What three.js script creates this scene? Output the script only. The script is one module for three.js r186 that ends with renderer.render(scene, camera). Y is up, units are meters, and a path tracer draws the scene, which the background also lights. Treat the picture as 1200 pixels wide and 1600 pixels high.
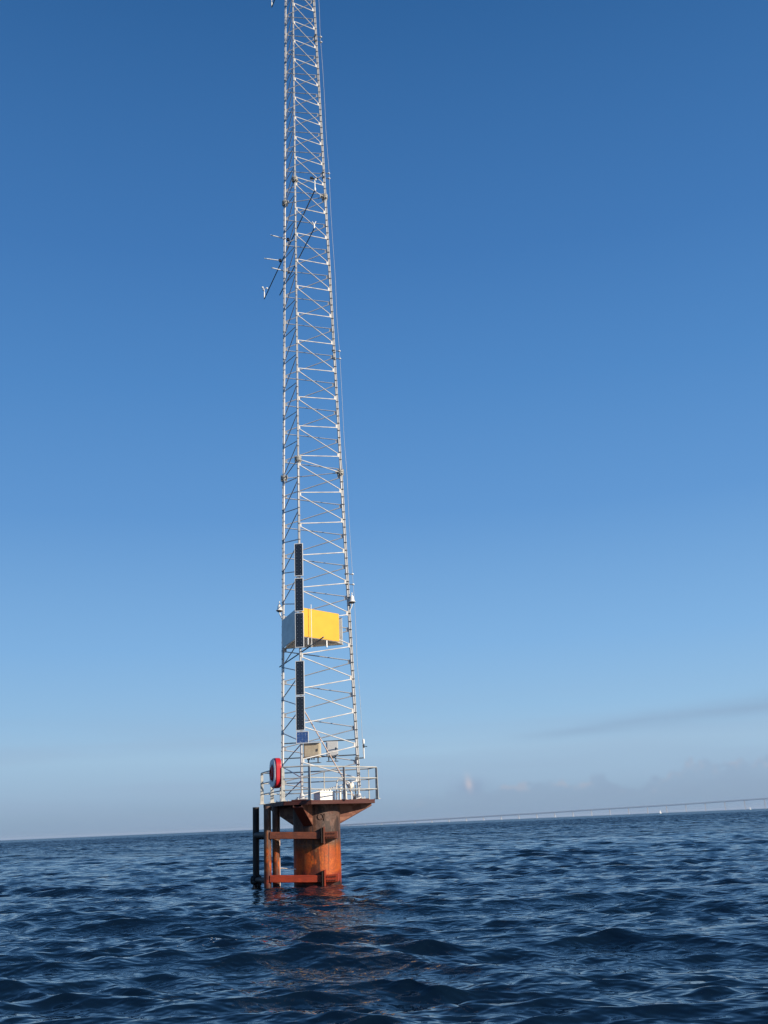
import * as THREE from 'three';
import { mergeGeometries } from 'three/addons/utils/BufferGeometryUtils.js';
import { RoundedBoxGeometry } from 'three/addons/geometries/RoundedBoxGeometry.js';

// ------------------------------------------------------------------ camera, sky, sun
const scene = new THREE.Scene();
const V = (x, y, z) => new THREE.Vector3(x, y, z);
const RAD = Math.PI / 180;
const camera = new THREE.PerspectiveCamera(53.13, 0.75, 0.1, 120000);
camera.position.set(0, 1.75, 0);
camera.rotation.order = 'YXZ';
camera.rotation.set(16.948 * RAD, 0, -0.0417);
const renderer = new THREE.WebGLRenderer({ antialias: true });
renderer.setSize(768, 1024);
renderer.toneMapping = THREE.LinearToneMapping;
const EXPOSURE = 1.3;
renderer.toneMappingExposure = EXPOSURE;
renderer.shadowMap.enabled = true;

function rng(seed) { let a = seed >>> 0; return () => { a |= 0; a = (a + 0x6D2B79F5) | 0; let t = Math.imul(a ^ (a >>> 15), 1 | a); t = (t + Math.imul(t ^ (t >>> 7), 61 | t)) ^ t; return ((t ^ (t >>> 14)) >>> 0) / 4294967296; }; }
const smooth = (a, b, x) => { const t = Math.min(1, Math.max(0, (x - a) / (b - a))); return t * t * (3 - 2 * t); };
const mix = (a, b, t) => a + (b - a) * t;
const hash = (x, y, s) => { let h = Math.imul(x | 0, 374761393) ^ Math.imul(y | 0, 668265263) ^ Math.imul(s | 0, 2246822519); h = Math.imul(h ^ (h >>> 13), 1274126177); return ((h ^ (h >>> 16)) >>> 0) / 4294967296; };
function vnoise(x, y, s, px = 0) {   // value noise, px = period in x
  const xi = Math.floor(x), yi = Math.floor(y), fx = x - xi, fy = y - yi;
  const w = v => (px ? ((v % px) + px) % px : v);
  const u = fx * fx * (3 - 2 * fx), v = fy * fy * (3 - 2 * fy);
  return mix(mix(hash(w(xi), yi, s), hash(w(xi + 1), yi, s), u), mix(hash(w(xi), yi + 1, s), hash(w(xi + 1), yi + 1, s), u), v);
}
function fbm(x, y, s, oct = 4, px = 0) { let v = 0, a = 0.5, t = 0; for (let i = 0; i < oct; i++) { v += a * vnoise(x, y, s + i * 17, px); t += a; x *= 2; y *= 2; px *= 2; a *= 0.5; } return v / t; }
const lin = c => { c /= 255; return c <= 0.04045 ? c / 12.92 : ((c + 0.055) / 1.055) ** 2.4; };

const SUN = V(0.86, 0, 0.51).normalize().multiplyScalar(Math.cos(21 * RAD)).setY(Math.sin(21 * RAD));
{ // clear evening sky: deep blue overhead, pale towards the sea, a low cloud bank to the right of the mast
  const W = 4096, H = 2048, data = new Float32Array(W * H * 4);
  const stops = [[-90, 90, 110, 140], [0, 135, 160, 187], [0.9, 146, 171, 196], [2, 156, 184, 210], [3.7, 162, 195, 222], [6, 148, 190, 226], [9.5, 130, 179, 226], [16.8, 99, 153, 211], [24, 81, 137, 198], [31, 67, 121, 183], [43.5, 48, 99, 157], [65, 36, 78, 140], [90, 30, 68, 126]].map(s => [s[0], lin(s[1]), lin(s[2]), lin(s[3])]);
  const az0 = Math.atan2(SUN.z, SUN.x);
  for (let j = 0; j < H; j++) {
    const el = ((j + 0.5) / H - 0.5) * 180;
    let k = 0; while (k < stops.length - 2 && stops[k + 1][0] < el) k++;
    const t = Math.max(0, Math.min(1, (el - stops[k][0]) / (stops[k + 1][0] - stops[k][0])));
    const base = [1, 2, 3].map(c => mix(stops[k][c], stops[k + 1][c], t));
    for (let i = 0; i < W; i++) {
      const a = ((i + 0.5) / W - 0.5) * 2 * Math.PI, at = (j * W + i) * 4;
      let [r, g, b] = base; const tint = (c, k) => { r = mix(r, lin(c[0]), k); g = mix(g, lin(c[1]), k); b = mix(b, lin(c[2]), k); };
      const dx = Math.cos(a) * Math.cos(el * RAD), dz = Math.sin(a) * Math.cos(el * RAD), dy = Math.sin(el * RAD);
      const c = dx * SUN.x + dy * SUN.y + dz * SUN.z;
      const f = el > 0 ? 0.3 * Math.max(0, c) ** 3 + 0.05 * c : 0;   // brighter air on the sun's side
      r *= 1 + f * 1.25; g *= 1 + f; b *= 1 + f * 0.8;
      if (el > 0 && el < 12) {
        const A = (a + Math.PI / 2) / RAD;   // degrees to the right of straight ahead
        // low bank with a lumpy top
        const big = fbm(i / 30, 3.3, 5, 3), sm = fbm(i / 9, j / 7, 9, 4), fine = fbm(i / 5, j / 4, 13, 4);
        const top = 0.55 + (2.9 * big + 0.9 * sm) * (0.45 + 0.4 * smooth(0, 16, A)) * (0.65 + 0.6 * fine);
        const on = smooth(-1, 5, A) * (1 - smooth(60, 120, A));
        const bank = smooth(top + 0.05, top - 0.28, el) * on * (0.45 + 0.55 * smooth(0.2, 1.2, el)) * (0.5 + 0.9 * fbm(i / 24, j / 7, 21, 4));
        tint([139, 159, 186], Math.min(0.5, bank * 0.36));
        const rim = smooth(top - 0.02, top - 0.2, el) * smooth(top - 0.6, top - 0.25, el) * on * smooth(0.5, 0.72, fbm(i / 10, j / 9, 31, 4));
        tint([182, 184, 196], rim * 0.4);
        const halo = Math.exp(-(((A - 4.1) / 0.95) ** 2) - (((el - 1.75) / 0.42) ** 2)) * (0.4 + 0.9 * sm);
        tint([136, 156, 186], Math.min(0.55, halo * 0.6));
        const puff = Math.exp(-(((A - 3.97 + 0.12 * (el - 1.9)) / 0.17) ** 2) - (((el - 1.95) / 0.36) ** 2)) * (0.35 + 1.2 * fine);
        tint([204, 197, 203], Math.min(0.85, puff * 0.95));
        // thin grey streaks higher up
        const line = 4.35 + 0.075 * (A - 9) + 0.25 * (fbm(i / 40, 1.7, 57, 3) - 0.5), w = 0.26 + 0.03 * Math.max(0, A - 9);
        const st = Math.exp(-(((el - line) / w) ** 2)) * smooth(5, 12, A) * (1 - smooth(40, 70, A)) * (0.3 + 1.1 * fbm(i / 50 + j / 20, j / 4, 51, 4));
        tint([133, 160, 190], Math.min(0.6, st * 0.42));
        const veil = smooth(0.35, 0.75, fbm(i / 130, j / 10, 61, 4)) * smooth(7.5, 4, el) * 0.22;
        r = mix(r, lin(150), veil); g = mix(g, lin(172), veil); b = mix(b, lin(200), veil);
      }
      data[at] = r / EXPOSURE; data[at + 1] = g / EXPOSURE; data[at + 2] = b / EXPOSURE; data[at + 3] = 1;
    }
  }
  const sky = new THREE.DataTexture(data, W, H, THREE.RGBAFormat, THREE.FloatType);
  sky.mapping = THREE.EquirectangularReflectionMapping;
  sky.magFilter = sky.minFilter = THREE.LinearFilter;
  sky.wrapS = THREE.RepeatWrapping;
  sky.needsUpdate = true;
  scene.background = sky; scene.environment = sky;
}
const AXIS = V(-2.306, 0, -29.854);          // the mast's axis
const sun = new THREE.DirectionalLight(new THREE.Color(1, 0.87, 0.7), 4.6);
sun.position.copy(SUN).multiplyScalar(120).add(V(AXIS.x, 14, AXIS.z));
sun.target.position.set(AXIS.x, 14, AXIS.z);
sun.castShadow = true; sun.shadow.mapSize.set(4096, 4096); sun.shadow.bias = -0.0004;
Object.assign(sun.shadow.camera, { left: -26, right: 26, top: 26, bottom: -26, near: 10, far: 260 });
scene.add(sun, sun.target);

// ------------------------------------------------------------------ helpers
const used = {};
const numbered = n => { const k = used[n] = (used[n] ?? -1) + 1; return k ? `${n}_${String(k).padStart(3, '0')}` : n; };
function tag(o, label, category, group) { o.userData.label = label; if (category) o.userData.category = category; if (group) o.userData.group = group; return o; }
function thing(name, label, category, p, group) {
  const o = new THREE.Group(); o.name = numbered(name); o.position.copy(p); o.userData.at = undefined; delete o.userData.at;
  scene.add(o); tag(o, label, category, group); o.updateMatrixWorld(true); return o;
}
function add(name, geo, m, parent, kind) {      // geo is in world coordinates when parent is given by thing()
  const o = new THREE.Mesh(geo, m); o.name = name; o.castShadow = o.receiveShadow = true;
  if (kind) o.userData.kind = kind;
  (parent || scene).add(o);
  return o;
}
// puts a mesh whose geometry is unit-shared at world position p (parent things are never turned)
const originOf = parent => { const v = V(0, 0, 0); for (let q = parent; q && q !== scene; q = q.parent) v.add(q.position); return v; };
function at(o, p, q, s) { o.position.copy(p).sub(originOf(o.parent)); if (q) o.quaternion.copy(q); if (s) o.scale.copy(s); return o; }
const UP = V(0, 1, 0);
const unitTube = {};
const tubeGeo = (n = 10) => unitTube[n] ??= new THREE.CylinderGeometry(1, 1, 1, n, 1, false);
function bar(name, a, b, r, m, parent, n = 10) {
  const d = b.clone().sub(a), L = d.length();
  return at(add(name, tubeGeo(n), m, parent), a.clone().add(b).multiplyScalar(0.5), new THREE.Quaternion().setFromUnitVectors(UP, d.divideScalar(L)), V(r, L, r));
}
const yaw = t => new THREE.Quaternion().setFromAxisAngle(UP, t);
// world-space geometry pieces for merging
function gBar(a, b, r, n = 8, r2 = r) { const d = b.clone().sub(a), L = d.length(); const g = new THREE.CylinderGeometry(r2, r, L, n); g.applyQuaternion(new THREE.Quaternion().setFromUnitVectors(UP, d.divideScalar(L))); g.translate((a.x + b.x) / 2, (a.y + b.y) / 2, (a.z + b.z) / 2); return g; }
function gBox(c, sx, sy, sz, turn = 0, bevel = 0) { const g = bevel ? new RoundedBoxGeometry(sx, sy, sz, 2, bevel) : new THREE.BoxGeometry(sx, sy, sz); if (turn) g.rotateY(turn); g.translate(c.x, c.y, c.z); return g; }
function merged(list) { return mergeGeometries(list.map(g => { const h = g.index ? g.toNonIndexed() : g; for (const k of Object.keys(h.attributes)) if (!['position', 'normal', 'uv'].includes(k)) h.deleteAttribute(k); return h; })); }
function addW(name, geo, m, parent, kind) { const o = add(name, geo, m, parent, kind); o.position.copy(originOf(parent)).negate(); return o; }
const polar = (deg, r, y, c = AXIS) => V(c.x + r * Math.sin(deg * RAD), y, c.z + r * Math.cos(deg * RAD));

// ------------------------------------------------------------------ materials
function tex(w, h, fn, srgb = true, rep) {
  const d = new Uint8Array(w * h * 4);
  for (let j = 0; j < h; j++) for (let i = 0; i < w; i++) { const c = fn(i / w, j / h, i, j), k = (j * w + i) * 4; d[k] = c[0]; d[k + 1] = c[1]; d[k + 2] = c[2]; d[k + 3] = c[3] ?? 255; }
  const t = new THREE.DataTexture(d, w, h); t.colorSpace = srgb ? THREE.SRGBColorSpace : THREE.NoColorSpace;
  t.wrapS = t.wrapT = THREE.RepeatWrapping; t.magFilter = THREE.LinearFilter; t.minFilter = THREE.LinearMipmapLinearFilter; t.generateMipmaps = true; t.needsUpdate = true;
  if (rep) t.repeat.set(rep[0], rep[1]);
  return t;
}
const mat = (color, roughness = 0.6, metalness = 0, extra = {}) => new THREE.MeshStandardMaterial({ color, roughness, metalness, ...extra });
const galvTex = tex(256, 256, (u, v) => { const n = fbm(u * 8, v * 8, 3, 4, 8), s = vnoise(u * 64, v * 64, 8, 64); const g = 192 + 44 * (n - 0.5) * 2 + 14 * (s - 0.5); return [g, g * 0.995, g * 0.985]; });
const M = {
  galv: mat(0xffffff, 0.5, 0.0, { map: galvTex }),
  galvDark: mat(0x8d9194, 0.5, 0.3, { map: galvTex }),
  white: mat(0xe9e8e2, 0.5),
  rail: mat(0xe6e6e0, 0.5, 0, { map: galvTex }),
  black: mat(0x15171a, 0.6),
  dark: mat(0x2a2c2f, 0.6),
  cable: mat(0xb9b7b2, 0.6),
  clip: mat(0x37393c, 0.6),
  flange: mat(0xc9c8c2, 0.55, 0, { map: galvTex }),
  band: mat(0x8a8c8e, 0.6),
  alu: mat(0xd4d6d6, 0.4, 0.0),
  yellow: mat(new THREE.Color(0.84, 0.43, 0.028), 0.42, 0, { map: tex(256, 128, (u, v) => { const g = 245 + 16 * (fbm(u * 8, v * 6, 4, 4, 8) - 0.5); return [g, g, g]; }) }),
  greyPanel: mat(0xe6e5df, 0.45, 0, { map: tex(128, 128, (u, v) => { const g = 225 + 40 * (fbm(u * 5, v * 5, 14, 4, 5) - 0.5); return [g, g, g]; }) }),
  cream: mat(0xece6d8, 0.5),
  fibreglass: new THREE.MeshPhysicalMaterial({ color: 0xf2ead8, roughness: 0.9, transmission: 0.55, thickness: 0 }),
  beige: mat(0xcdc0a6, 0.55, 0, { map: tex(128, 128, (u, v) => { const g = 232 + 34 * (fbm(u * 6, v * 6, 24, 4, 6) - 0.5); return [g, g, g]; }) }),
  cabinet: mat(0xb8babb, 0.5, 0.1),
  red: mat(new THREE.Color(0.52, 0.018, 0.028), 0.35),
  buoyWhite: mat(0xd9d5d6, 0.45),
  orange: mat(new THREE.Color(0.5, 0.03, 0.03), 0.5),
  pinkPole: mat(0xb8a49a, 0.6),
  glassCell: new THREE.MeshPhysicalMaterial({ color: 0xffffff, roughness: 0.35, clearcoat: 0.25, clearcoatRoughness: 0.08, map: tex(64, 288, (u, v) => {
    const cu = u * 2, cv = v * 9, fu = cu - Math.floor(cu), fv = cv - Math.floor(cv);
    const dot = Math.hypot((fu - 0.5) * 1.0, (fv - 0.5) * 1.0) < 0.13, gap = fu < 0.04 || fu > 0.96 || fv < 0.04 || fv > 0.96, finger = Math.abs(fu - 0.3) < 0.015 || Math.abs(fu - 0.7) < 0.015;
    const n = 6 * hash(Math.floor(cu), Math.floor(cv), 4);
    return dot ? [96, 102, 112] : gap ? [54, 56, 62] : finger ? [40, 43, 52] : [15 + n, 17 + n, 25 + n];
  }) }),
  blueCell: new THREE.MeshPhysicalMaterial({ color: 0xffffff, roughness: 0.3, clearcoat: 0.7, clearcoatRoughness: 0.1, map: tex(128, 128, (u, v) => {
    const fu = (u * 4) % 1, fv = (v * 4) % 1, gap = fu < 0.05 || fv < 0.05, n = vnoise(u * 22, v * 22, 5, 22), w = vnoise(u * 9, v * 9, 12, 9) > 0.8;
    return gap ? [110, 124, 150] : w ? [120, 140, 172] : [36 + 26 * n, 66 + 30 * n, 124 + 34 * n];
  }) }),
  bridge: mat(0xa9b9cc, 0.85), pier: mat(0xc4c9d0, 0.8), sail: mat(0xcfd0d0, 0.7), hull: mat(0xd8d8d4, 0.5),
};
// rust: brown paint remains above, a bright orange splash zone below, darker wet steel at the water line; uv = metres round x metres of height
function rustTex(w, h, around, y0, y1, seed) {
  return tex(w, h, (u, v) => {
    const y = mix(y0, y1, v), x = u * around, P = Math.max(1, Math.round(around * 2));
    const edge = y + 0.42 * (fbm(u * P, y * 1.5, seed, 4, P) - 0.5) + 0.22 * (fbm(u * P * 4, y * 2.2, seed + 9, 3, P * 4) - 0.5);
    const n = fbm(u * P * 3, y * 7, seed + 31, 5, P * 3), run = fbm(u * P * 10, y * 1.3, seed + 51, 3, P * 10), s = vnoise(u * P * 40, y * 55, seed + 71, P * 40);
    const A = [[80, 60, 52], [126, 98, 86]], B = [[126, 45, 6], [206, 99, 7]], C = [[118, 38, 14], [158, 58, 18]], D = [[30, 20, 16], [66, 30, 18]];
    const pick = (p, t) => p[0].map((c, i) => mix(c, p[1][i], t));
    let c = pick(A, n);
    const streak = fbm(u * P * 9, y * 0.55, seed + 61, 3, P * 9);
    const kb = Math.max(smooth(1.52, 1.16, edge), smooth(0.6, 0.74, streak) * smooth(2.1, 1.4, edge) * 0.5);
    c = c.map((q, i) => mix(q, pick(B, Math.min(1, 0.2 + n * 0.5 + run * 0.45))[i], kb));
    const kc = smooth(0.7, 0.5, edge); c = c.map((q, i) => mix(q, pick(C, n)[i], kc));
    const kd = smooth(0.36, 0.22, edge); c = c.map((q, i) => mix(q, pick(D, n)[i], kd));
    const patch = smooth(0.58, 0.66, fbm(u * P * 2, y * 2.6, seed + 91, 4, P * 2)) * (1 - kb); c = c.map((q, i) => mix(q, [92, 50, 36][i], patch * 0.55));
    const dark = smooth(0.63, 0.7, fbm(u * P * 2.0, y * 1.8, seed + 111, 5, P * 2)) * 0.4; c = c.map(q => q * (1 - dark));
    const drip = smooth(0.6, 0.74, fbm(u * P * 14, y * 0.8, seed + 131, 3, P * 14)) * smooth(0.2, 1.0, y) * 0.45, flake = smooth(0.66, 0.7, fbm(u * P * 7, y * 7, seed + 151, 4, P * 7));
    c = c.map((q, i) => mix(mix(q, [58, 30, 20][i], drip), [150, 128, 112][i], flake * 0.35 * smooth(0.5, 1.2, y)));
    const g = 0.82 + 0.36 * s; return c.map(q => Math.min(255, q * g));
  });
}
const rustBump = tex(256, 256, (u, v) => { const g = 255 * (0.6 * fbm(u * 16, v * 16, 77, 5, 16) + 0.4 * vnoise(u * 90, v * 90, 5, 90)); return [g, g, g]; }, false);
const rustMat = (t) => new THREE.MeshStandardMaterial({ map: t, roughness: 0.62, metalness: 0.1, bumpMap: rustBump, bumpScale: 0.004, color: new THREE.Color(0.76, 0.74, 0.73) });
M.rustPile = rustMat(rustTex(1024, 1024, 4.1, -1, 2.4, 3));
M.rustTube = rustMat(rustTex(256, 1024, 0.6, -1, 2.4, 103));
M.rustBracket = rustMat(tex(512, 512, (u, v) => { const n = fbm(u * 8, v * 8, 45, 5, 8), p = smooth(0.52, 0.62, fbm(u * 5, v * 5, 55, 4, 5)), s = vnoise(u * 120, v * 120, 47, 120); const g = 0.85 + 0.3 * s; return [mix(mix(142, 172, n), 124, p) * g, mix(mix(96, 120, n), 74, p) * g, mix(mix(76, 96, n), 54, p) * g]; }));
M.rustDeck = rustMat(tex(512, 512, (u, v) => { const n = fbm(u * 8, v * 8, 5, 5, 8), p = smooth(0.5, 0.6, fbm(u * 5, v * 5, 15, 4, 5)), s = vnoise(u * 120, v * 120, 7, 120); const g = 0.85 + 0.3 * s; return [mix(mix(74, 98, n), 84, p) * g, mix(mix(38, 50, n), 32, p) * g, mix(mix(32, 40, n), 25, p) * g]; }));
M.rustBeamHigh = rustMat(tex(512, 128, (u, v) => { const n = fbm(u * 12, v * 3, 5, 5, 12), s = vnoise(u * 160, v * 30, 7, 160); const g = 0.85 + 0.3 * s; return [mix(88, 150, n) * g, mix(50, 78, n) * g, mix(40, 46, n) * g]; }));
M.rustBeamLow = rustMat(tex(512, 128, (u, v) => { const n = fbm(u * 12, v * 3, 15, 5, 12), s = vnoise(u * 160, v * 30, 17, 160); const g = 0.85 + 0.3 * s; return [mix(132, 196, n) * g, mix(42, 70, n) * g, mix(14, 22, n) * g]; }));
M.blackSteel = rustMat(tex(256, 256, (u, v) => { const n = fbm(u * 6, v * 6, 5, 5, 6); return [mix(30, 58, n), mix(26, 38, n), mix(26, 32, n)]; }));

// ------------------------------------------------------------------ sea
const SEA = 0.18;
let seaAt;
{
  const R = rng(11), comps = [];
  const N = 200, l0 = 0.16, l1 = 8;
  for (let i = 0; i < N; i++) {
    const L = l0 * (l1 / l0) ** ((i + R()) / N), k = 2 * Math.PI / L;
    const spread = L > 3 ? 0.8 : L > 1 ? 1.1 : 1.4;
    const th = Math.PI / 2 + 0.16 + spread * ((R() + R() + R()) / 1.5 - 1);
    let s = (L < 0.8 ? 0.0235 : 0.0165) * (1 + 0.8 * Math.exp(-((Math.log2(L / 0.85) / 1.15) ** 2)));
    if (L > 2.2) s *= (2.2 / L) ** 0.6;
    comps.push({ g: L > 1.8 ? 0 : L > 0.6 ? 1 : 2, a: s / k, kx: k * Math.cos(th), kz: k * Math.sin(th), k, p: R() * 6.283, q: 0.95 + 0.2 * R() });
  }
  const groups = (x, z) => [0.75 + 0.5 * vnoise(x / 9 + 40, z / 6, 3), 0.45 + 1.1 * vnoise(x / 4.5 + 9, z / 3, 13), 0.3 + 1.4 * vnoise(x / 2.2, z / 1.5 + 70, 23)];   // gusty patches
  seaAt = (x0, z0) => { let x = x0, y = SEA, z = z0; const gm = groups(x0, z0); for (const c of comps) { const t = c.kx * x0 + c.kz * z0 + c.p, q = Math.sin(t), A = c.a * gm[c.g]; y += A * Math.cos(t); x -= c.q * A * q * c.kx / c.k; z -= c.q * A * q * c.kz / c.k; } return V(x, y, z); };
  const cols = [];                                   // azimuth from straight ahead; fine where the sea shows
  for (let i = 0; i <= 540; i++) cols.push(mix(-0.5, 0.5, i / 540));
  for (let i = 1; i < 70; i++) cols.push(mix(0.5, 2 * Math.PI - 0.5, i / 70));
  const rows = [0.6, 1.5, 2.6, 3.8, 5, 6, 6.8];
  for (let r = 7.4; r < 1500; r += r < 600 ? Math.min(r * 0.0058, 0.5) : 0.5 + (r - 600) * 0.014) rows.push(r);
  for (let r = 1600; r < 60000; r *= 1.25) rows.push(r);
  const nc = cols.length, nr = rows.length;
  const pos = new Float32Array((nr * nc + 1) * 3), uv = new Float32Array((nr * nc + 1) * 2);
  for (let j = 0; j < nr; j++) {
    const r = rows[j], dr = (rows[Math.min(j + 1, nr - 1)] - rows[Math.max(0, j - 1)]) / 2;
    for (let i = 0; i < nc; i++) {
      const a = cols[i], x0 = r * Math.sin(a), z0 = -r * Math.cos(a), at = j * nc + i;
      const fine = i <= 540, da = r * (fine ? 0.00185 : 0.075);
      let x = x0, y = 0, z = z0;
      const gm = groups(x0, z0);
      if (r < 2500 && fine) for (const c of comps) {
        const ph = Math.max(Math.abs(c.kz) * dr, Math.abs(c.kx) * da), w = ph < 1.6 || (r > 120 && c.g < 2) ? 1 : ph > 4 ? 0 : 1 - (ph - 1.6) / 2.4;
        if (w <= 0) continue;
        const t = c.kx * x0 + c.kz * z0 + c.p, s = Math.sin(t), A = c.a * w * gm[c.g];
        y += A * Math.cos(t); x -= c.q * A * s * c.kx / c.k; z -= c.q * A * s * c.kz / c.k;
      }
      pos[at * 3] = x; pos[at * 3 + 1] = y; pos[at * 3 + 2] = z; uv[at * 2] = x0; uv[at * 2 + 1] = -z0;
    }
  }
  const idx = []; const ranges = []; let start = 0;
  const cut = [34, 80, 210, 1e9]; let band = 0;
  for (let j = 0; j < nr - 1; j++) {
    while (rows[j] > cut[band]) { ranges.push([start, idx.length - start, band]); start = idx.length; band++; }
    for (let i = 0; i < nc; i++) { const i2 = (i + 1) % nc, a = j * nc + i, b = j * nc + i2, c = a + nc, d = b + nc; idx.push(a, b, c, b, d, c); }
  }
  ranges.push([start, idx.length - start, band]);
  const cAt = nr * nc; for (let i = 0; i < nc; i++) idx.push(cAt, (i + 1) % nc, i);
  ranges[ranges.length - 1][1] = idx.length - ranges[ranges.length - 1][0];
  const g = new THREE.BufferGeometry();
  g.setAttribute('position', new THREE.BufferAttribute(pos, 3)); g.setAttribute('uv', new THREE.BufferAttribute(uv, 2));
  g.setIndex(new THREE.BufferAttribute(new Uint32Array(idx), 1)); g.computeVertexNormals();
  for (const [s, n, m] of ranges) g.addGroup(s, n, m);
  function ripple(size, tile, lo, hi, slopeVar, n, seed) {   // a tiling normal map of short waves
    const Q = rng(seed), w = [];
    for (let t = 0; t < n; t++) {
      const L = lo * (hi / lo) ** Q(), th = Math.PI / 2 + 0.16 + 1.25 * ((Q() + Q()) - 1), kx = Math.round(tile / L * Math.cos(th)), ky = Math.round(tile / L * Math.sin(th));
      if (kx || ky) w.push([kx * 2 * Math.PI, -ky * 2 * Math.PI, Q() * 6.283, Math.sqrt(2 * slopeVar / n), Math.hypot(kx, ky)]);
    }
    const d = new Uint8Array(size * size * 4);
    for (let j = 0; j < size; j++) for (let i = 0; i < size; i++) {
      let sx = 0, sy = 0; const u = i / size, v = j / size;
      for (const c of w) { const q = c[3] * Math.cos(c[0] * u + c[1] * v + c[2]); sx += q * c[0] / (c[4] * 6.283); sy += q * c[1] / (c[4] * 6.283); }
      const l = 1 / Math.hypot(sx, sy, 1), k = (j * size + i) * 4;
      d[k] = 127.5 + 127.5 * -sx * l; d[k + 1] = 127.5 + 127.5 * -sy * l; d[k + 2] = 127.5 + 127.5 * l; d[k + 3] = 255;
    }
    const t = new THREE.DataTexture(d, size, size); t.wrapS = t.wrapT = THREE.RepeatWrapping; t.magFilter = THREE.LinearFilter; t.repeat.set(1 / tile, 1 / tile); t.needsUpdate = true; return t;
  }
  const water = (n, rough) => new THREE.MeshPhysicalMaterial({ color: new THREE.Color(0.003, 0.0105, 0.022), roughness: rough, ior: 1.333, metalness: 0, normalMap: n });
  const sea = new THREE.Mesh(g, [water(ripple(1024, 2.7, 0.06, 0.34, 0.011, 80, 5), 0.03), water(ripple(1024, 13, 0.12, 1.4, 0.014, 80, 6), 0.07), water(ripple(1024, 37, 0.2, 3, 0.032, 90, 9), 0.16), water(ripple(1024, 61, 0.3, 6, 0.052, 90, 7), 0.24)]);
  sea.name = 'water'; sea.position.y = SEA; sea.receiveShadow = true; sea.userData.kind = 'structure'; tag(sea, 'choppy dark blue sea reaching to the horizon');
  scene.add(sea);
}
scene.fog = new THREE.FogExp2(new THREE.Color(0.62, 0.74, 0.9), 0.000014);

// ------------------------------------------------------------------ far bridge
{
  const P = n => V(2698.1 - 134.39 * n, 0, -(7828.6 + 39.23 * n));
  const br = thing('sea_bridge', 'long pale road bridge on slim piers along the right horizon', 'bridge', P(0));
  const prof = [[-3, 86], [0, 76], [4, 62], [9, 50], [11.2, 43], [14, 37], [15.6, 33], [17.8, 28], [19.3, 25], [21, 21], [24, 14]];
  const top = n => { let k = 0; while (k < prof.length - 2 && prof[k + 1][0] < n) k++; return mix(prof[k][1], prof[k + 1][1], (n - prof[k][0]) / (prof[k + 1][0] - prof[k][0])); };
  const ux = V(-134.39, 0, -39.23).normalize(), turn = Math.atan2(-ux.z, ux.x);
  for (let n = -3; n < 24; n++) {
    const a = P(n), b = P(n + 1), ya = top(n), yb = top(n + 1), len = a.distanceTo(b);
    const slab = (h0, th, wd) => { const g = new THREE.BoxGeometry(len - 0.6, th, wd); g.rotateZ(Math.atan2(yb - ya, len)); g.rotateY(turn); g.translate((a.x + b.x) / 2, (ya + yb) / 2 + h0, (a.z + b.z) / 2); return g; };
    const list = [slab(-1.7, 3.2, 24), slab(-9.6, 2.6, 14)];
    for (let t = 0; t < 7; t++) {   // truss web between the two decks
      const q0 = a.clone().lerp(b, t / 7 + 0.003), q1 = a.clone().lerp(b, (t + 1) / 7 - 0.003), y0 = mix(ya, yb, t / 7), y1 = mix(ya, yb, (t + 1) / 7), up = t % 2;
      for (const s of [-7, 7]) list.push(gBar(V(q0.x - ux.z * s, y0 - (up ? 2.3 : 8.7), q0.z + ux.x * s), V(q1.x - ux.z * s, y1 - (up ? 8.7 : 2.3), q1.z + ux.x * s), 0.9, 6));
    }
    addW('deck_span', merged(list), M.bridge, br);
  }
  for (let n = -3; n <= 24; n++) {
    const p = P(n), y = top(n);
    const g = merged([gBox(V(p.x, (y - 11) / 2 - 2, p.z), 7, y - 7, 14, turn + 0.0), gBox(V(p.x, y - 11.6, p.z), 7, 2.4, 17, turn), gBox(V(p.x, 1.5, p.z), 12, 5, 20, turn)]);
    addW('pier', g, M.pier, br);
  }
}
function sailboat(p, turn, label, h) {
  const t = thing('sailing_boat', label, 'sailing boat', p, 'sailing boats under the far bridge');
  const L = h * 0.75;
  const hs = new THREE.Shape(); hs.moveTo(-L * 0.5, 0.9); hs.lineTo(L * 0.55, 1.1); hs.lineTo(L * 0.42, -0.3); hs.lineTo(-L * 0.45, -0.3);
  const hg = new THREE.ExtrudeGeometry(hs, { depth: L * 0.2, bevelEnabled: true, bevelSize: L * 0.03, bevelThickness: L * 0.05, bevelSegments: 2 }); hg.translate(0, 0, -L * 0.1); hg.rotateY(turn);
  add('hull', hg, M.hull, t);
  add('mast', gBar(V(0, 0.9, 0), V(0, h, 0), 0.09, 8), M.alu, t);
  const sail = pts => { const s = new THREE.Shape(pts.map(q => new THREE.Vector2(...q))); const g = new THREE.ExtrudeGeometry(s, { depth: 0.05, bevelEnabled: false }); g.rotateY(turn); return g; };
  add('mainsail', sail([[-0.2, 1.9], [-L * 0.45, 2], [-0.2, h * 0.97]]), M.sail, t);
  add('jib', sail([[0.2, 1.4], [L * 0.5, 1.3], [0.25, h * 0.82]]), M.sail, t);
}
sailboat(V(739, SEA, -3000), 0.6, 'white sailing boat beside the pier, the one farther left under the far bridge', 9.5);
sailboat(V(991, SEA, -3000), 0.9, 'white sailing boat beside a bridge pier near the right edge', 9);

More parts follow.
